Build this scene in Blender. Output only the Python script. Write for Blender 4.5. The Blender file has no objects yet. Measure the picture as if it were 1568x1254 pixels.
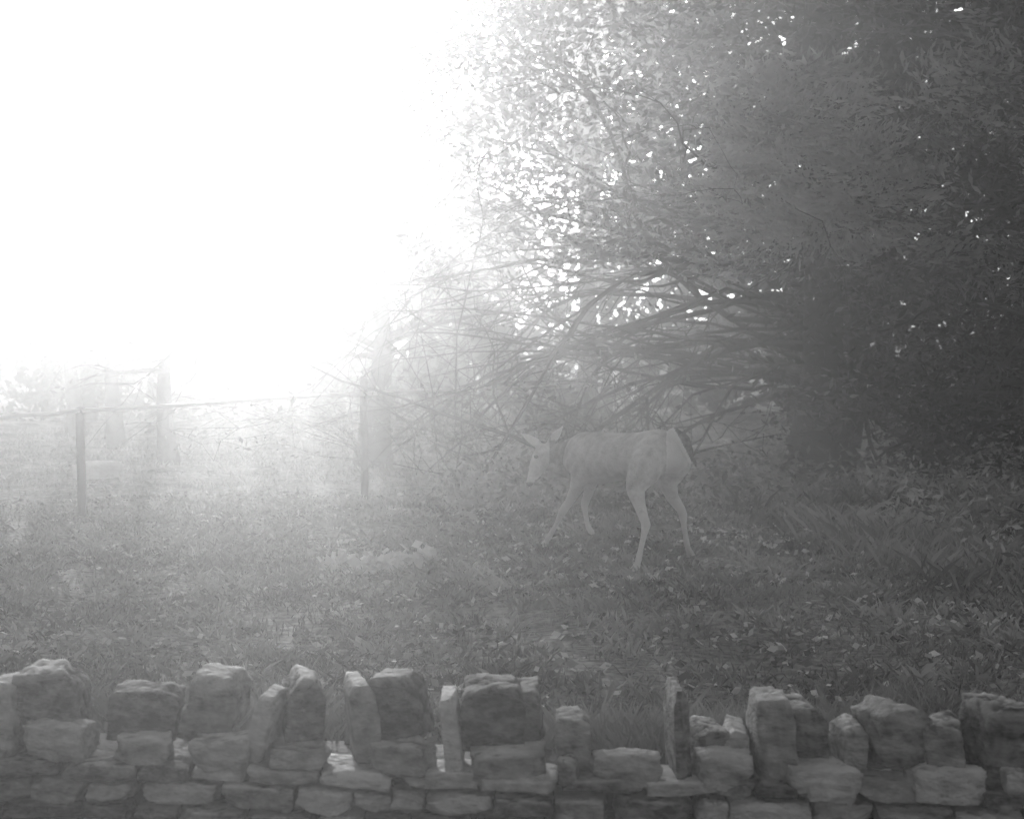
import bpy, math, numpy as np, bmesh
from mathutils import Vector, noise, Matrix
rng=np.random.default_rng(7)
scene=bpy.context.scene
scene.view_settings.view_transform='Standard'
scene.view_settings.look='None'
scene.view_settings.exposure=0

SUN_DIR=Vector((-0.150,1.0,0.170)).normalized()
EL=math.asin(SUN_DIR.z); AZ=math.atan2(SUN_DIR.x,SUN_DIR.y)

# ---------------- helpers ----------------
def link(ob,parent=None):
    scene.collection.objects.link(ob)
    if parent: ob.parent=parent
    return ob
def empty(name):
    e=bpy.data.objects.new(name,None); e.empty_display_size=.2
    return link(e)
def mesh_np(name,V,F,mat,tone=None,parent=None,smooth=False):
    V=np.asarray(V,dtype=np.float32); F=np.asarray(F,dtype=np.int32)
    me=bpy.data.meshes.new(name)
    me.vertices.add(len(V)); me.vertices.foreach_set('co',V.ravel())
    k=F.shape[1]
    me.loops.add(F.size); me.loops.foreach_set('vertex_index',F.ravel())
    me.polygons.add(len(F)); me.polygons.foreach_set('loop_start',np.arange(0,F.size,k,dtype=np.int32))
    me.polygons.foreach_set('loop_total',np.full(len(F),k,dtype=np.int32))
    me.update(calc_edges=True); me.validate()
    if smooth: me.polygons.foreach_set('use_smooth',np.ones(len(me.polygons),dtype=bool))
    if tone is not None:
        a=me.attributes.new('tone','FLOAT','POINT'); a.data.foreach_set('value',np.asarray(tone,dtype=np.float32))
    me.materials.append(mat)
    return link(bpy.data.objects.new(name,me),parent)
def unit(a): return a/np.maximum(np.linalg.norm(a,axis=1,keepdims=True),1e-9)

class MB:
    def __init__(s): s.V=[];s.F=[];s.T=[];s.n=0
    def add(s,V,F,T):
        s.V.append(np.asarray(V,float)); s.F.append(np.asarray(F,int)+s.n)
        s.T.append(np.full(len(V),T) if np.isscalar(T) else np.asarray(T)); s.n+=len(V)
    def obj(s,name,mat,parent=None,smooth=False):
        return mesh_np(name,np.vstack(s.V),np.vstack(s.F),mat,np.concatenate(s.T),parent,smooth)
def tube(mb,pts,rad,n=6,tone=.5):
    pts=np.asarray(pts,float); m=len(pts)
    d=np.gradient(pts,axis=0); d=unit(d)
    ref=np.array([0.13,.31,1.0]) if abs(d[:,2]).mean()<.8 else np.array([1.0,.2,.1])
    a=unit(np.cross(d,ref)); b=np.cross(d,a)
    th=np.linspace(0,2*np.pi,n,endpoint=False)
    r=np.asarray(rad)[:,None,None]
    V=pts[:,None,:]+r*(np.cos(th)[None,:,None]*a[:,None,:]+np.sin(th)[None,:,None]*b[:,None,:])
    V=V.reshape(-1,3)
    i=np.arange(m-1)[:,None]*n; j=np.arange(n)[None,:]; j2=(j+1)%n
    F=np.stack([i+j,i+j2,i+n+j2,i+n+j],-1).reshape(-1,4)
    mb.add(V,F,tone)

def leaves(mb,C,k,spread,size,asp=.4,tones=None,coh=.9,flat=.6):
    C=np.asarray(C,float); N=len(C); n=N*k
    if tones is None: tones=rng.uniform(0,1,N)
    c=np.repeat(C,k,0)+rng.normal(size=(n,3))*np.asarray(spread)
    cd=unit(rng.normal(size=(N,3))*[1,1,.4])
    d=unit(np.repeat(cd,k,0)*coh+rng.normal(size=(n,3))*[.8,.8,flat])
    t=unit(np.cross(d,rng.normal(size=(n,3))+[0,0,.6]))
    L=(size*(.55+.9*rng.random(n)))[:,None]
    V=np.stack([c-d*L/2,c+t*L*asp/2,c+d*L/2,c-t*L*asp/2],1).reshape(-1,3)
    F=np.arange(n*4).reshape(-1,4)
    T=np.clip(np.repeat(tones,k)+rng.normal(size=n)*.10,0,1)
    mb.add(V,F,np.repeat(T,4))

# ---------------- materials ----------------
def nt(name):
    m=bpy.data.materials.new(name); m.use_nodes=True
    return m,m.node_tree.nodes,m.node_tree.links
def tone_mat(name,c0,c1,rough=.8,nscale=20,namp=.4,bump=.0,bscale=60,transl=0,spec=.3,stretch=(1,1,1)):
    m,N,L=nt(name); b=N['Principled BSDF']
    at=N.new('ShaderNodeAttribute'); at.attribute_name='tone'
    s=at.outputs['Fac']
    tc=N.new('ShaderNodeTexCoord'); mp=N.new('ShaderNodeMapping'); mp.inputs['Scale'].default_value=stretch
    L.new(tc.outputs['Object'],mp.inputs['Vector'])
    if namp>0:
        no=N.new('ShaderNodeTexNoise'); no.inputs['Scale'].default_value=nscale; no.inputs['Detail'].default_value=6; no.inputs['Roughness'].default_value=.65
        L.new(mp.outputs[0],no.inputs['Vector'])
        s1=N.new('ShaderNodeMath'); s1.operation='MULTIPLY_ADD'; s1.inputs[1].default_value=namp*2
        L.new(no.outputs['Fac'],s1.inputs[0])
        sub=N.new('ShaderNodeMath'); sub.operation='SUBTRACT'; sub.inputs[1].default_value=namp
        L.new(at.outputs['Fac'],sub.inputs[0]); L.new(sub.outputs[0],s1.inputs[2]); s=s1.outputs[0]
    r=N.new('ShaderNodeValToRGB'); r.color_ramp.elements[0].color=(c0,c0,c0,1); r.color_ramp.elements[1].color=(c1,c1,c1,1)
    L.new(s,r.inputs[0]); L.new(r.outputs[0],b.inputs['Base Color'])
    b.inputs['Roughness'].default_value=rough; b.inputs['Specular IOR Level'].default_value=spec
    if bump:
        n2=N.new('ShaderNodeTexNoise'); n2.inputs['Scale'].default_value=bscale; n2.inputs['Detail'].default_value=8
        L.new(mp.outputs[0],n2.inputs['Vector'])
        bp=N.new('ShaderNodeBump'); bp.inputs['Strength'].default_value=bump; bp.inputs['Distance'].default_value=.02
        L.new(n2.outputs['Fac'],bp.inputs['Height']); L.new(bp.outputs[0],b.inputs['Normal'])
    if transl:
        t=N.new('ShaderNodeBsdfTranslucent'); L.new(r.outputs[0],t.inputs['Color'])
        mx=N.new('ShaderNodeMixShader'); mx.inputs[0].default_value=transl
        L.new(b.outputs[0],mx.inputs[1]); L.new(t.outputs[0],mx.inputs[2])
        L.new(mx.outputs[0],N['Material Output'].inputs['Surface'])
    return m
M_leaf=tone_mat('foliage_leaf',.015,.42,.65,6,0,transl=.15,spec=.15)
M_leafdark=tone_mat('foliage_dark',.02,.10,.7,4,0,spec=.1)
M_bark=tone_mat('bark',.025,.09,.9,12,.4,bump=.8,bscale=30,spec=.1)
M_grass=tone_mat('grass_blades',.045,.54,.7,3,0,spec=.2)
M_litter=tone_mat('dry_leaf_litter',.06,.90,.7,5,0,spec=.2)
M_stone=tone_mat('wall_stone',.03,.78,.9,14,.6,bump=1.0,bscale=50,stretch=(1,1,2.2))
M_metal=tone_mat('galvanised_pipe',.4,.6,.4,30,.2)
M_post=tone_mat('weathered_post',.04,.10,.8,30,.3,bump=.4)
M_fur=tone_mat('deer_fur',.08,1.0,.9,24,.45,bump=.9,bscale=120,spec=.1)

# ---------------- ground ----------------
def gz(x,y):
    x=np.asarray(x,float); y=np.asarray(y,float)
    z=.028*np.sin(1.3*x+.7*y)+.02*np.sin(2.9*x-1.7*y+1)+.01*np.sin(5.1*x+4.3*y)
    z=z*np.clip((np.hypot(x-.6,(y-10.4))-.6)/1.2,.25,1)
    s=np.clip((y-5.12)/.16,0,1)
    return z*s-.75*(1-s)
xs=np.unique(np.concatenate([np.linspace(-12,12,241),np.linspace(-60,60,121),np.linspace(-1500,1500,61)]))
ys=np.unique(np.concatenate([np.linspace(-8,26,341),np.linspace(26,90,65),np.linspace(90,3000,60),[-300,-100,-40]]))
X,Y=np.meshgrid(xs,ys); Z=gz(X,Y)
V=np.stack([X,Y,Z],-1).reshape(-1,3); nx=len(xs); ny=len(ys)
i=np.arange(ny-1)[:,None]*nx; j=np.arange(nx-1)[None,:]
F=np.stack([i+j,i+j+1,i+nx+j+1,i+nx+j],-1).reshape(-1,4)
m,N,L=nt('field_ground'); b=N['Principled BSDF']
tc=N.new('ShaderNodeTexCoord')
n1=N.new('ShaderNodeTexNoise'); n1.inputs['Scale'].default_value=1.4; n1.inputs['Detail'].default_value=8; n1.inputs['Roughness'].default_value=.65
n2=N.new('ShaderNodeTexNoise'); n2.inputs['Scale'].default_value=22; n2.inputs['Detail'].default_value=6
for n in (n1,n2): L.new(tc.outputs['Object'],n.inputs['Vector'])
mx=N.new('ShaderNodeMix'); mx.data_type='FLOAT'; mx.inputs[0].default_value=.5
L.new(n1.outputs['Fac'],mx.inputs[2]); L.new(n2.outputs['Fac'],mx.inputs[3])
r=N.new('ShaderNodeValToRGB'); r.color_ramp.elements[0].position=.40; r.color_ramp.elements[1].position=.62
r.color_ramp.elements[0].color=(.04,.04,.04,1); r.color_ramp.elements[1].color=(.42,.42,.42,1)
L.new(mx.outputs[0],r.inputs[0]); L.new(r.outputs[0],b.inputs['Base Color']); b.inputs['Roughness'].default_value=.9
bp=N.new('ShaderNodeBump'); bp.inputs['Strength'].default_value=.8; bp.inputs['Distance'].default_value=.05
L.new(n2.outputs['Fac'],bp.inputs['Height']); L.new(bp.outputs[0],b.inputs['Normal'])
mesh_np('ground',V,F,m,smooth=True)

def patch(x,y):
    return .5+.28*np.sin(1.7*x+2.1*y)*np.sin(2.3*x-1.1*y+.5)+.22*np.sin(4.7*x-3.1*y)*np.sin(3.3*x+5.2*y+2)
def grass(mb,n,xr,yr,h,w,tone_lo,tone_hi,lean=.5,clump=None,cs=.07,thin=False):
    if clump is None:
        x=rng.uniform(*xr,n); y=rng.uniform(*yr,n)
        if thin:
            kk=patch(x*.8+1,y*.9)+rng.normal(size=n)*.15>.42; x=x[kk]; y=y[kk]; n=len(x)
        rt=rng.random(n)
    else:
        cx=rng.uniform(*xr,clump); cy=rng.uniform(*yr,clump)
        idx=rng.integers(0,clump,n); x=cx[idx]+rng.normal(size=n)*cs; y=cy[idx]+rng.normal(size=n)*cs
        rt=np.clip(rng.random(clump)[idx]+rng.normal(size=n)*.12,0,1)
    y=np.maximum(y,5.4); z=gz(x,y)-.005
    hh=h*(.4+1.1*rng.random(n)); a=rng.uniform(0,2*np.pi,n)
    lx=np.cos(a)*lean*rng.random(n)*hh; ly=np.sin(a)*lean*rng.random(n)*hh
    b2=rng.uniform(0,2*np.pi,n); wx=np.cos(b2)*w/2; wy=np.sin(b2)*w/2
    V=np.stack([np.stack([x-wx,y-wy,z],-1),np.stack([x+wx,y+wy,z],-1),
      np.stack([x+lx*.45+wx*.7,y+ly*.45+wy*.7,z+hh*.6],-1),np.stack([x+lx,y+ly,z+hh*.92],-1)],1).reshape(-1,3)
    T=tone_lo+(tone_hi-tone_lo)*np.clip(.55*(patch(x,y)*1.5-.25)+.45*rt,0,1)
    mb.add(V,np.arange(n*4).reshape(-1,4),np.repeat(T,4))
g=MB()
grass(g,42000,(-3.2,3.2),(5.4,11),.035,.008,.0,.8,1.4,thin=True)
grass(g,20000,(-4,5),(10,14),.045,.012,.0,.8,1.2,thin=True)
grass(g,18000,(-6,6.5),(13,24),.05,.014,.5,1.2,1.2)  # far grass tone raised to paint a sunlit band
grass(g,30000,(-3.8,4.0),(5.4,14),.06,.016,.0,1.15,1.6,clump=900,cs=.05)
grass(g,9000,(-1.5,2.6),(5.4,6.3),.11,.009,.1,1,.9,clump=70)
grass(g,3000,(.1,.9),(5.4,5.9),.15,.009,.4,1.2,.8,clump=24)
g.obj('grass',M_grass)
w=MB()
grass(w,8000,(2.0,5.5),(9.6,14.5),.14,.007,.0,1.2,1.3,clump=220,cs=.16)
C=np.stack([rng.uniform(2.3,5.5,260),rng.uniform(9.0,14.5,260),rng.uniform(.05,.30,260)],-1)
leaves(w,C,16,[.1,.1,.06],.065,.35,tones=rng.random(260)*1.1)
w.obj('weeds',M_grass)
l=MB(); n=14000
x=rng.uniform(-4.5,5,n); y=5.4+9*rng.random(n)**1.1
C=np.stack([x,y,gz(x,y)+.015+.02*rng.random(n)],-1)
keep=(patch(x*1.3+2,y*1.1)+rng.normal(size=n)*.25)>.52
C=C[keep]; leaves(l,C,3,[.024,.024,.007],.040,.6,tones=np.clip(rng.random(len(C))**1.7,0,1),flat=.3)
l.obj('fallen_leaves',M_litter)
l=MB()
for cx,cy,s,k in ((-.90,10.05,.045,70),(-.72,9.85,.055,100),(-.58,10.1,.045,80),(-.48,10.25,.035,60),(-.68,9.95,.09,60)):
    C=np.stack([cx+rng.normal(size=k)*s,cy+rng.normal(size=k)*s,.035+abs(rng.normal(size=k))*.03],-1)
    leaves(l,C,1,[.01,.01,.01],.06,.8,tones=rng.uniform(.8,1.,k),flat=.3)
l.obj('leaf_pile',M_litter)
l=MB()
C=np.stack([rng.uniform(-.5,2.4,170),rng.uniform(13.5,15.5,170),rng.uniform(.03,.26,170)],-1)
leaves(l,C,14,[.10,.1,.06],.08,.4,tones=rng.uniform(.1,.9,170))
C=np.stack([rng.uniform(-.40,-.12,26),rng.uniform(12.5,13.2,26),rng.uniform(.05,.32,26)],-1)
leaves(l,C,14,[.07,.07,.05],.08,.4,tones=rng.uniform(.6,1,26))
l.obj('undergrowth',M_grass)

# ---------------- stones ----------------
def cube_template(k):
    bm=bmesh.new(); bmesh.ops.create_cube(bm,size=2)
    bmesh.ops.subdivide_edges(bm,edges=bm.edges[:],cuts=k,use_grid_fill=True)
    V=np.array([v.co[:] for v in bm.verts]); F=np.array([[v.index for v in f.verts] for f in bm.faces]); bm.free()
    return V,F
TV,TF=cube_template(11)
TV5,TF5=cube_template(5)
def vnoise(W,off,f):
    P=W*f+off
    return (np.sin(P[:,0]*1.9+1.3*np.sin(P[:,2]*1.7+P[:,1]))*np.sin(P[:,1]*1.7+1.1*np.sin(P[:,0]*1.3))+np.sin(P[:,2]*2.3+1.2*np.sin(P[:,1]*1.5+P[:,0]*.8)))*.5
def stone(mb,x,y,z,w,d,h,ncut=9,cut=(.78,.98),top=0,tilt=0.0,tone=.5,rough=.06,yaw=0,lo=False,soft=.0):
    P=(TV5 if lo else TV).copy()
    for q in range(ncut):
        nn=rng.normal(size=3); nn/=np.linalg.norm(nn)
        ext=np.abs(nn).sum(); dd=ext*rng.uniform(*cut)*.82
        pr=P@nn-dd; P=P-nn*np.maximum(pr,0)[:,None]
    if top:
        for sx in (-1,1):
            nn=np.array([sx*rng.uniform(.4,1.1),rng.uniform(-.2,.2),1.]); nn/=np.linalg.norm(nn)
            pr=P@nn-rng.uniform(.95,1.25)*top; P=P-nn*np.maximum(pr,0)[:,None]
    if soft: P=P*(1-soft)+unit(P)*soft
    off=rng.uniform(-50,50,3)
    W=P*np.array([w/2,d/2,h/2])
    mn=min(w,h,d)
    nz=vnoise(W,off,35)+.6*vnoise(W,off*1.7,80)+.4*vnoise(W,off*.3,170)
    W=W+unit(P)*(nz*rough*mn)[:,None]
    W[:,0]+=W[:,2]*rng.uniform(-.12,.12)
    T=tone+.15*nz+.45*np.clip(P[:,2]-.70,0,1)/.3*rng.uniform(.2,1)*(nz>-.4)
    c,s=math.cos(tilt),math.sin(tilt)
    W=np.stack([W[:,0]*c+W[:,2]*s,W[:,1],-W[:,0]*s+W[:,2]*c],-1)
    c,s=math.cos(yaw),math.sin(yaw)
    W=np.stack([W[:,0]*c-W[:,1]*s,W[:,0]*s+W[:,1]*c,W[:,2]],-1)
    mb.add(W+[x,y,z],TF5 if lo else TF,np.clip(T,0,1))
wall=MB()
slope=-.033
cope=[(-1.25,.19,.39,.18,.2,0,5.16),(-1.36,.12,.37,.17,.6,-.05,5.10),(-.998,.20,.335,.20,.15,0,5.18),(-.805,.155,.375,.20,.35,.03,5.17),
(-.655,.06,.335,.15,.9,.28,5.12),(-.57,.115,.37,.19,.3,.06,5.19),(-.405,.08,.365,.14,.5,-.02,5.12),(-.30,.135,.38,.19,.15,-.02,5.17),
(-.16,.05,.335,.13,.95,.04,5.08),(-.05,.19,.35,.17,.12,0,5.17),(.04,.09,.335,.18,.2,0,5.2),(.165,.10,.27,.12,.5,.0,5.14),
(.447,.05,.35,.06,.25,.02,5.10),(.54,.10,.23,.12,.4,.0,5.2),(.70,.11,.325,.09,.55,.02,5.12),(.79,.13,.29,.14,.3,.05,5.2),(.60,.07,.23,.1,.9,.3,5.2),
(1.03,.15,.295,.13,.45,0,5.15),(.92,.07,.24,.12,.6,.1,5.18),(1.17,.11,.26,.08,.4,-.04,5.14),(1.32,.15,.30,.06,.3,.03,5.15)]
for (x,wd,zt,zb,t,ti,y) in cope:
    zt-=.022
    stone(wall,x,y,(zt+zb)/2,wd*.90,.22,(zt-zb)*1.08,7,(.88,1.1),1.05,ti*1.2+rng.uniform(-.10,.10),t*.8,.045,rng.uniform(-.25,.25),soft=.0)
blocks=[(-1.20,.175,.265,.165,.5),(-.97,.155,.23,.16,.45),(-.765,.15,.23,.14,.6),(-.56,.165,.205,.14,.5),(-.285,.17,.215,.125,.4),(-.01,.205,.195,.105,.4),
(.30,.185,.185,.10,.4),(.555,.14,.185,.08,.5),(.82,.19,.155,.07,.75),(1.15,.2,.145,.05,.75),(.15,.06,.18,.1,.3),(1.36,.12,.14,.04,.6),(-1.38,.12,.2,.165,.3)]
for (x,wd,zt,zb,t) in blocks:
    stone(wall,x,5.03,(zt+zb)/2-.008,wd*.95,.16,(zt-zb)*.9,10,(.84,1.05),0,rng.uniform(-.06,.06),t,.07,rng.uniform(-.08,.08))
for sgn in (-1,1):
    x=1.5*sgn
    while abs(x)<9:
        wd=rng.uniform(.09,.2); zt=.34+slope*x*.6+rng.uniform(-.04,.03)
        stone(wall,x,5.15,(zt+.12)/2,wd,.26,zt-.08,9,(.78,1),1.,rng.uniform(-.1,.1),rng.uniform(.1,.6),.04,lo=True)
        x+=sgn*wd*1.08
zc=.13; row=0
while zc>-.8:
    hh=rng.uniform(.045,.07) if row<4 else rng.uniform(.1,.14)
    x=-9.0+rng.uniform(0,.2)
    while x<9:
        near=abs(x)<1.7
        wd=rng.uniform(.08,.24) if near else rng.uniform(.22,.42)
        if row>5: wd=rng.uniform(.25,.5)
        xc=x+wd/2; zz=zc-hh/2+slope*xc
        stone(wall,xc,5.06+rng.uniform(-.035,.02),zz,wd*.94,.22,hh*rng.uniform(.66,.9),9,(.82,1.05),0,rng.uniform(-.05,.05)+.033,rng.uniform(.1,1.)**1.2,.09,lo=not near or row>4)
        x+=wd
    zc-=hh; row+=1
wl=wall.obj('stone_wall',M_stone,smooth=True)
core=MB()
CV=np.array([[sx,sy,sz] for sx in (-9,9) for sy in (5.09,5.42) for sz in (-.8,.10)],float)
CV[:,2]+=np.where(CV[:,2]>0,slope*CV[:,0],0)
core.add(CV,[[0,1,3,2],[4,6,7,5],[0,4,5,1],[2,3,7,6],[1,5,7,3],[0,2,6,4]],-.4)
core.obj('mortar_core',M_stone,parent=wl)
def rock(name,x,y,w,d,h,t):
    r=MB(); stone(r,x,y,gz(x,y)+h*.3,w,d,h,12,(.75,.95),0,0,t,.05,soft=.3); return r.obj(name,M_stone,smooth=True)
rock('sunlit_patch_rock',-3.47,16.0,.42,.3,.17,1.3)  # pale rocks added in place of sunlit patches of ground
rock('sunlit_patch_rock',1.75,17.0,.55,.3,.24,1.3)
rock('sunlit_patch_rock',2.05,16.8,.45,.3,.3,1.3)

# ---------------- fence ----------------
fence=empty('pipe_rail_fence')
f=MB()
rp=np.array([(-6.9,9.45,.60),(-4.75,11.26,.655),(-3.32,12.45,.707),(-2.9,12.8,.731),(-1.11,14.3,.80),(.62,15.75,.815),(2.3,17.1,.77),(4.05,18.6,.715),(7.5,21.5,.7)])
ts=np.linspace(0,len(rp)-1,70); R=np.stack([np.interp(ts,np.arange(len(rp)),rp[:,k]) for k in range(3)],-1)
R[:,2]+=.004*np.sin(ts*9)
tube(f,R,np.full(len(R),.015),8,.5); f.obj('rail',M_metal,fence,True)
for k,(x,y,h) in enumerate([(-6.9,9.45,.62),(-4.75,11.26,.67),(-2.9,12.8,.745),(-1.11,14.3,.895),(4.05,18.6,.76),(7.5,21.5,.74)]):
    f=MB(); zs=np.linspace(-.2,h,9)
    tube(f,np.stack([x+.004*np.sin(zs*7),np.full(9,y+.03),zs],-1),np.full(9,.03),10,.4)
    tube(f,[[x,y+.03,h],[x,y+.03,h+.012],[x,y+.03,h+.02]],[.032,.022,.001],10,.4)
    tube(f,[[x,y+.06,min(h,.8)-.03],[x,y+.0,min(h,.8)-.02],[x,y-.025,min(h,.8)-.01]],[.014,.02,.014],8,.7)
    f.obj('post_%d'%(k+1),M_post,fence,True)

# ---------------- deer ----------------
bm=bmesh.new(); bmesh.ops.create_icosphere(bm,subdivisions=3,radius=1)
SV=np.array([v.co[:] for v in bm.verts]); SF=np.array([[v.index for v in q.verts] for q in bm.faces]); bm.free()
D=MB()
def ball(p,r,sc=(1,1,1),rot=None):
    Vv=SV*np.array(sc)*r
    if rot is not None: Vv=Vv@np.array(rot.to_3x3()).T
    D.add(Vv+np.array(p[:3]),SF,0.)
def chain(pts,sc=(1,1,1)):
    for a,b in zip(pts[:-1],pts[1:]):
        A=Vector(a[:3]);B=Vector(b[:3]); d=(B-A).length; k=max(2,int(d/(.25*min(a[3],b[3])))+1)
        for q in range(k+1):
            t=q/k; ball(A.lerp(B,t),a[3]*(1-t)+b[3]*t,sc)
chain([(.865,10.17,.60,.06),(.83,10.22,.618,.095),(.79,10.28,.628,.110),(.70,10.41,.612,.102),(.61,10.55,.590,.110),(.50,10.70,.574,.122),(.42,10.82,.58,.112),(.375,10.89,.580,.086),(.31,10.94,.574,.064),(.25,10.97,.570,.051),(.205,11.0,.578,.045)],(1,1,1.12))
chain([(.61,10.54,.555,.105),(.50,10.70,.535,.122),(.42,10.81,.53,.11),(.37,10.87,.54,.085)])
chain([(.70,10.40,.585,.095),(.61,10.54,.555,.105)])
chain([(.205,11.0,.583,.045),(.185,10.985,.576,.052),(.164,10.968,.546,.050),(.142,10.955,.506,.041),(.124,10.945,.465,.030),(.109,10.937,.426,.0235),(.101,10.932,.403,.021)])
chain([(.20,10.985,.548,.04),(.170,10.972,.500,.034),(.135,10.955,.441,.022)])
chain([(.76,10.22,.64,.09),(.735,10.18,.59,.10),(.70,10.14,.53,.088),(.66,10.11,.47,.06),(.655,10.09,.43,.048),(.672,10.045,.36,.033),(.695,9.99,.285,.0255),(.702,9.975,.262,.025),(.69,9.955,.21,.0165),(.672,9.93,.14,.015),(.66,9.91,.092,.0185),(.65,9.895,.06,.015)])
chain([(.885,10.28,.62,.085),(.885,10.31,.565,.088),(.865,10.35,.51,.074),(.845,10.38,.455,.054),(.875,10.41,.37,.035),(.928,10.445,.295,.026),(.938,10.455,.268,.025),(.945,10.475,.21,.0165),(.958,10.505,.145,.015),(.965,10.52,.10,.0185),(.978,10.54,.06,.015)])
chain([(.42,10.76,.60,.075),(.40,10.73,.52,.07),(.378,10.72,.44,.05),(.362,10.745,.385,.037),(.325,10.795,.31,.026),(.288,10.845,.248,.0245),(.275,10.865,.22,.018),(.25,10.90,.16,.0145),(.21,10.965,.085,.0175),(.195,10.985,.055,.015)])
chain([(.45,10.9,.55,.07),(.458,10.93,.43,.045),(.44,10.99,.34,.028),(.42,11.04,.27,.0235),(.425,11.02,.215,.0155),(.434,11.0,.165,.015),(.442,10.985,.14,.017)])
def hoof(a,b,side):
    for s in (-1,1):
        o=Vector(side)*s*.010
        A=Vector(a)+o*.7; B=Vector(b)+o*1.3
        chain([(A.x,A.y,A.z,.014),(A.lerp(B,.6).x,A.lerp(B,.6).y,A.lerp(B,.6).z,.015),(B.x,B.y,B.z,.007)])
hoof((.652,9.897,.062),(.618,9.865,.012),(.8,-.5,0)); hoof((.978,10.54,.062),(1.006,10.585,.012),(.8,-.5,0))
hoof((.195,10.985,.055),(.162,11.03,.012),(.8,.5,0)); hoof((.442,10.985,.14),(.466,10.97,.105),(.5,.8,0))
chain([(.815,10.17,.715,.026),(.86,10.12,.735,.030),(.905,10.085,.70,.033),(.93,10.06,.64,.026),(.94,10.05,.585,.011)],(1.1,.8,1))
def ear(a,b,w,facing):
    A=Vector(a);B=Vector(b); d=(B-A); zz=d.normalized(); xx=zz.cross(Vector(facing)).normalized(); yy=zz.cross(xx)
    rot=Matrix((xx,yy,zz)).transposed()
    for k in range(13):
        t=k/12; s=math.sin(math.pi*(.12+.88*t)**.8)**.7 if t<1 else .08
        ball(A.lerp(B,t),1,(max(w*s,.006),.0075,d.length*.07),rot)
    chain([(a[0],a[1],a[2]-.01,.018),(A.lerp(B,.15).x,A.lerp(B,.15).y,A.lerp(B,.15).z,.012)])
ear((.165,10.99,.613),(.055,10.96,.685),.030,(-.2,-1,.3))
ear((.215,11.01,.623),(.290,11.0,.72),.030,(.2,-1,.2))
tmp=D.obj('tmpdeer',M_fur)
rm=tmp.modifiers.new('r','REMESH'); rm.mode='VOXEL'; rm.voxel_size=.006
sm=tmp.modifiers.new('s','SMOOTH'); sm.factor=.5; sm.iterations=4
dg=bpy.context.evaluated_depsgraph_get(); dg.update()
dm=bpy.data.meshes.new_from_object(tmp.evaluated_get(dg)); dm.name='deer'
bpy.data.objects.remove(tmp)
nv=len(dm.vertices); co=np.empty(nv*3); dm.vertices.foreach_get('co',co); co=co.reshape(-1,3)
ne=len(dm.edges); ev=np.empty(ne*2,dtype=np.int32); dm.edges.foreach_get('vertices',ev); ev=ev.reshape(-1,2)
mask=np.clip((co[:,2]-.42)/.06,0,1)*np.clip((co[:,0]-.33)/.06,0,1); mask=np.where((co[:,1]<10.13)&(co[:,0]>.8),0.,mask)
deg=np.bincount(ev.ravel(),minlength=nv)[:,None]
for it in range(30):
    s=np.stack([np.bincount(ev[:,0],co[ev[:,1],k],nv)+np.bincount(ev[:,1],co[ev[:,0],k],nv) for k in range(3)],-1)/np.maximum(deg,1)
    co=co+(s-co)*(.6*mask)[:,None]
# faint ribs / muscle relief on the flank
rib=.0035*np.sin(co[:,1]*95+co[:,2]*22)*np.clip((co[:,1]-10.42)/.08,0,1)*np.clip((10.80-co[:,1])/.08,0,1)*np.clip((co[:,2]-.46)/.04,0,1)*np.clip((.67-co[:,2])/.05,0,1)
co[:,0]-=rib; co[:,1]-=rib*.6
dm.vertices.foreach_set('co',co.ravel())
x,y,z=co.T
t=np.full(nv,.80)
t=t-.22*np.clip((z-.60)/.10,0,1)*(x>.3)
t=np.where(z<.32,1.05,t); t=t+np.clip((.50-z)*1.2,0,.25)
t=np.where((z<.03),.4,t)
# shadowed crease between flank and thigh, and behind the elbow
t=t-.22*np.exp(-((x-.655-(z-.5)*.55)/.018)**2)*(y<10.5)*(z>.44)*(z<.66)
head=(x<.245)&(z>.37)&(y>10.88)
t=np.where(head,.85,t); t=np.where(head&(z<.41),.1,t); t=np.where(head&(z<.44)&(z>.41),1.1,t)
t=np.where((x>.215)&(x<.335)&(z>.45)&(y>10.85),.42,t)
t=np.where((x<.15)&(z>.62),1.1,t); t=np.where((x>.22)&(x<.31)&(z>.645)&(y>10.9),1.,t)
tail=(y<10.135)&(z>.56)&(x>.83)
rump=(y<10.24)&(x>.82)&(z>.46)
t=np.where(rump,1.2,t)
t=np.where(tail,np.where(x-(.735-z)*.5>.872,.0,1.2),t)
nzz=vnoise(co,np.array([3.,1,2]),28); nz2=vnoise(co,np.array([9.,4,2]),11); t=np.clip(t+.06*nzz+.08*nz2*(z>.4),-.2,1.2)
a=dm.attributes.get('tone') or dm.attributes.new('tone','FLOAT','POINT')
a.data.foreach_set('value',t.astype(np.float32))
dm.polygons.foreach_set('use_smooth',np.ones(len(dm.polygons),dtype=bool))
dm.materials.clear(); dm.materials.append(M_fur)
deer=bpy.data.objects.new('deer',dm); link(deer)
M_eye,N_,L_=nt('eye'); N_['Principled BSDF'].inputs['Base Color'].default_value=(.01,.01,.01,1); N_['Principled BSDF'].inputs['Roughness'].default_value=.15
for nme,p in (('eye_left',(.137,10.925,.555)),('eye_right',(.211,10.955,.550))):
    bm=bmesh.new(); bmesh.ops.create_uvsphere(bm,u_segments=16,v_segments=10,radius=.011,matrix=Matrix.Translation(p))
    q=bpy.data.meshes.new(nme); bm.to_mesh(q); bm.free(); q.materials.append(M_eye); o=bpy.data.objects.new(nme,q); link(o,deer)

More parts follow.
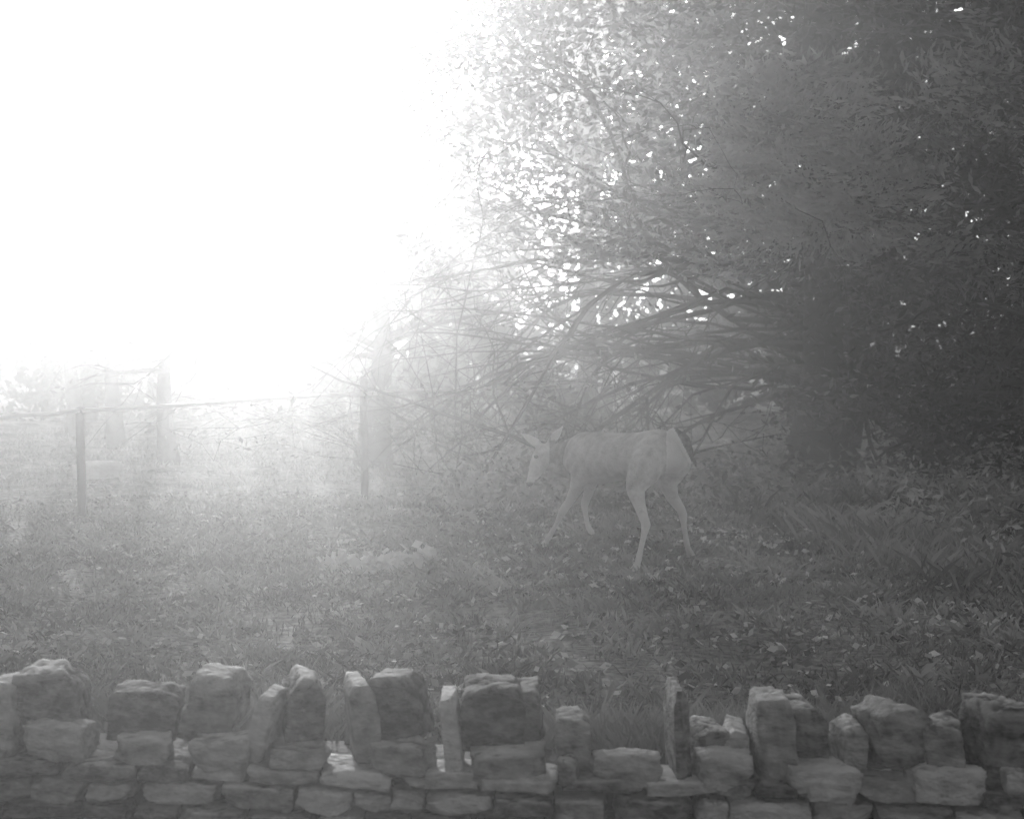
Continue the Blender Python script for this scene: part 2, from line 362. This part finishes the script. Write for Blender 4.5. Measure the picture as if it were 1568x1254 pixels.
# ---------------- trees ----------------
def limb(mb,p,d,length,r,depth,droop=-.05,wander=.18,n=9,tips=None,sub=(3,5),tone=.4,sides=6):
    p=np.array(p,float); d=np.array(d,float); d/=np.linalg.norm(d)
    pts=[p.copy()]; rad=[r]; ds=[]
    st=length/n
    for k in range(n):
        d=d+rng.normal(size=3)*wander*.5+np.array([0,0,droop*(k/n)*2])
        if p[2]<.35: d[2]=abs(d[2])*.5+.05
        d/=np.linalg.norm(d); p=p+d*st; pts.append(p.copy()); ds.append(d.copy())
        rad.append(r*(1-(k+1)/n)**.8*.9+r*.08)
    tube(mb,pts,rad,sides,tone+rng.uniform(-.15,.15))
    if tips is not None: tips.append(pts[-1])
    if depth>0:
        for q in range(rng.integers(*sub)):
            k=rng.integers(max(1,n//4),n); dd=ds[k-1]+rng.normal(size=3)*np.array([.55,.55,.30])
            limb(mb,pts[k],dd,length*rng.uniform(.3,.6),max(rad[k]*.6,.004),depth-1,droop,wander*1.2,max(4,n-3),tips,sub,tone,max(3,sides-2))
def blob(c,r,n,gate=-.05,fr=.9):
    P=rng.normal(size=(n,3)); P=unit(P)*(rng.random((n,1))**.33)
    P=P*np.array(r)+np.array(c)
    k=np.array([noise.noise(Vector(p*fr))>gate for p in P])
    return P[k]
def tn(P,s=1.1): return np.clip(np.array([.42+1.3*noise.noise(Vector(p*s+7)) for p in P]),0,1)

yew=empty('spreading_yew_tree'); b=MB(); tips=[]
zt=np.linspace(-.1,6.5,18)
tube(b,np.stack([2.48+.06*np.sin(zt*1.3)+.02*zt,15.8+.05*np.cos(zt*1.9),zt],-1),.20*(1-zt/8)+.10*np.exp(-np.clip(zt,0,9)*4),12,.3)
tube(b,np.stack([2.75+.10*zt+.05*np.sin(zt*2),15.95+.05*zt,zt],-1),.10*(1-zt/8)+.05*np.exp(-np.clip(zt,0,9)*4),10,.3)
for k in range(46):
    z0=rng.uniform(.8,2.2); az=math.pi+rng.normal()*.36
    limb(b,(2.45,15.8,z0),(math.cos(az),math.sin(az),rng.uniform(-.02,.24)),rng.uniform(2.4,5.6),rng.uniform(.010,.032),2,-.05,.34,12,tips,(3,6),.25)
for k in range(14):
    z0=rng.uniform(.6,3.5); az=rng.uniform(-1.2,1.2)
    limb(b,(2.6,15.8,z0),(math.cos(az),math.sin(az),rng.uniform(-.1,.5)),rng.uniform(1.6,3),rng.uniform(.02,.045),2,-.05,.3,10,tips,(3,5),.3)
b.obj('trunk_and_limbs',M_bark,yew,True)
fo=MB()
C=blob((2.35,15.9,4.5),(4.2,2.2,2.6),1400,-.18,.8); C=C[C[:,2]>1.9+.25*np.sin(C[:,0]*2.3)-.12*np.clip(C[:,0],-3,2)]
leaves(fo,C,50,[.2,.2,.11],.10,.35,tn(C)*.42*np.clip(1.25-.3*np.clip(C[:,0],0,4),.1,1))  # canopy shade painted in: leaf tone falls off to the right
C=blob((-.3,15.6,3.9),(2.0,1.3,2.2),380,-.3,1.); leaves(fo,C,50,[.22,.22,.15],.075,.35,tn(C)*.7)
tp=np.array(tips); tp=tp[(rng.random(len(tp))<.3)]
leaves(fo,tp,6,[.12,.1,.05],.07,.35,tones=rng.random(len(tp))*.5)
C=blob((2.0,13.0,2.42),(.95,.5,.70),240,-.2,1.6); leaves(fo,C,56,[.09,.09,.04],.08,.30,np.clip(tn(C,1.9)*1.3+.5,0,1),1.8,.4)  # front bough painted as lit by a raised leaf tone
C=blob((1.5,13.6,1.95),(1.2,.6,.35),80,-.2,1.4); leaves(fo,C,44,[.13,.13,.06],.08,.30,np.clip(tn(C,1.8)+.15,0,1),1.7,.4)
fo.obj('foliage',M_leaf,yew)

holly=empty('holly_tree'); b=MB(); tips=[]
tube(b,np.stack([4.15+.05*np.sin(zt*1.1)-.03*zt,14.6+0*zt,zt],-1),.13*(1-zt/9)+.05*np.exp(-np.clip(zt,0,9)*4),10,.2)
for k in range(26):
    az=rng.uniform(2.2,4.6); z0=rng.uniform(.5,4)
    limb(b,(4.1,14.6,z0),(math.cos(az),math.sin(az),rng.uniform(-.2,.5)),rng.uniform(1.,2.2),rng.uniform(.015,.035),2,-.03,.5,9,tips,(3,6),1.4)
b.obj('trunk_and_limbs',M_bark,holly,True)
fo=MB()
C=blob((4.3,14.9,4.6),(2.0,1.5,2.4),460,-.18,1.1); leaves(fo,C,48,[.18,.18,.12],.11,.36,tn(C)*.12)  # leaf tone cut low to paint deep canopy shadow
C=blob((3.3,12.8,2.9),(.6,.5,.6),60,-.05,1.4); leaves(fo,C,46,[.11,.11,.05],.08,.32,np.clip(tn(C,1.8)*1.1,0,1),1.6,.4)
C=blob((3.3,13.0,1.9),(.8,.5,.4),60,-.1,1.4); leaves(fo,C,46,[.12,.12,.05],.08,.32,np.clip(tn(C,1.8)*.9,0,1),1.6,.4)
tp=np.array(tips); leaves(fo,tp,4,[.1,.1,.06],.06,.35,tones=rng.random(len(tp))*.4)
C=blob((3.9,15.5,1.3),(1.9,.8,1.6),420,-.25,1.2); leaves(fo,C,46,[.17,.17,.13],.09,.36,tn(C)*.2)
fo.obj('foliage',M_leaf,holly)

def slim(name,x,y,r,h,lean=0,nb=8,cr=.7):
    e=empty(name); b=MB(); zs=np.linspace(-.1,h,16); tips=[]
    tube(b,np.stack([x+lean*zs+.05*np.sin(zs*2.3+x),y+.03*np.cos(zs),zs],-1),r*(1-zs/(h*1.02))**.7+r*.4*np.exp(-np.clip(zs,0,9)*4),10,.3)
    for k in range(nb):
        z0=rng.uniform(.4,.97)*h; az=rng.choice([math.pi,0])+rng.normal()*.6
        limb(b,(x+lean*z0,y,z0),(math.cos(az),math.sin(az),rng.uniform(.1,.9)),rng.uniform(.8,1.8)*cr*1.3,rng.uniform(.010,.03),1,-.07,.25,9,tips,(3,5),.3)
    b.obj('trunk_and_limbs',M_bark,e,True)
    fo=MB(); C=blob((x+lean*h,y,h),(cr,cr,cr*.6),80,-.25,1.2); leaves(fo,C,34,[.14,.14,.10],.09,.4)
    leaves(fo,np.array(tips),4,[.12,.12,.06],.07,.4)
    fo.obj('foliage',M_leaf,e)
slim('woodland_tree',-1.28,18.2,.15,2.0,0,18,.9)
slim('woodland_tree',-3.15,17.5,.09,1.9,.01,10,.7)
slim('woodland_tree',-4.25,20.2,.095,2.2,.05,10,.8)
slim('woodland_tree',-5.2,22.5,.10,2.4,-.02,8,.8)

bw=empty('background_woods'); fo=MB(); b=MB()
n=1700
P=np.stack([rng.uniform(-16,2,n),rng.uniform(26,34,n),rng.uniform(0,1,n)**1.1*2.9],-1)
k=np.array([noise.noise(Vector((p[0]*.9,p[1]*.5,p[2]*1.2)))>-.06 for p in P]); P=P[k]
P=np.vstack([P,np.stack([rng.uniform(-6.5,-1.5,170),rng.uniform(25.5,28,170),rng.uniform(0,1.7,170)],-1)])
leaves(fo,P,20,[.28,.28,.2],.18,.5,tn(P,.6))
n=3600
P=np.stack([rng.uniform(-2.5,18,n),rng.uniform(27,33,n),rng.uniform(0,1,n)*10],-1)
k=np.array([p[0]>4.5 or (noise.noise(Vector((p[0]*.5,p[1]*.3,p[2]*.7)))>-.28 and (p[2]>4 or noise.noise(Vector((p[0]*1.1,3.3,p[2]*1.5)))>-.22)) for p in P]); k&=P[:,2]<(3.0+1.6*np.clip(P[:,0]+1.5,0,9)); P=P[k]
leaves(fo,P,22,[.28,.28,.2],.27,.5,tn(P,.6))
for k in range(36):
    x=rng.uniform(-15,17); y=rng.uniform(25,34); h=2.8 if x<0 else 9
    zs=np.linspace(-.1,h,8); lean=rng.normal()*.05
    tube(b,np.stack([x+lean*zs+.05*np.sin(zs+x),y+0*zs,zs],-1),rng.uniform(.06,.14)*(1-zs/(h*1.02))**.5,8,.3)
fo.obj('foliage',M_leafdark,bw); b.obj('trunks',M_bark,bw,True)

# ---------------- mist: added volume that mimics lens glare, right edge set to darken that side ----------------
m,N,L=nt('glare_haze'); N.remove(N['Principled BSDF'])
vs=N.new('ShaderNodeVolumeScatter'); vs.inputs['Density'].default_value=.0155; vs.inputs['Anisotropy'].default_value=.85
vs.inputs['Color'].default_value=(1,1,1,1)
L.new(vs.outputs[0],N['Material Output'].inputs['Volume'])
bm=bmesh.new(); bmesh.ops.create_cube(bm,size=1,matrix=Matrix.Translation(((-60+2.3)/2,52,2.35))@Matrix.Diagonal((62.3,110,7.1,1)))
q=bpy.data.meshes.new('lens_glare_haze'); bm.to_mesh(q); bm.free(); q.materials.append(m); link(bpy.data.objects.new('lens_glare_haze',q))

# ---------------- light ----------------
w=bpy.data.worlds.new('World'); scene.world=w; w.use_nodes=True
N=w.node_tree.nodes; L=w.node_tree.links
sky=N.new('ShaderNodeTexSky'); sky.sky_type='NISHITA'; sky.sun_disc=False; sky.sun_elevation=EL; sky.sun_rotation=AZ
sky.dust_density=3
bwn=N.new('ShaderNodeRGBToBW'); L.new(sky.outputs[0],bwn.inputs[0]); L.new(bwn.outputs[0],N['Background'].inputs['Color'])
N['Background'].inputs['Strength'].default_value=.15
sl=bpy.data.lights.new('sun','SUN'); sl.energy=5; sl.angle=math.radians(.5); sl.color=(1,1,1)
so=bpy.data.objects.new('sun',sl); so.rotation_euler=(-SUN_DIR).to_track_quat('-Z','Y').to_euler(); so.location=(-10,40,20); link(so)

cam=bpy.data.cameras.new('camera'); cam.lens=67.2; cam.sensor_width=36; cam.clip_end=5000; cam.clip_start=.05
cam.dof.use_dof=True; cam.dof.focus_distance=8.5; cam.dof.aperture_fstop=5.6
co_=bpy.data.objects.new('camera',cam); co_.location=(0,0,1.3); co_.rotation_euler=(math.radians(90-2.49),0,0); link(co_)
scene.camera=co_
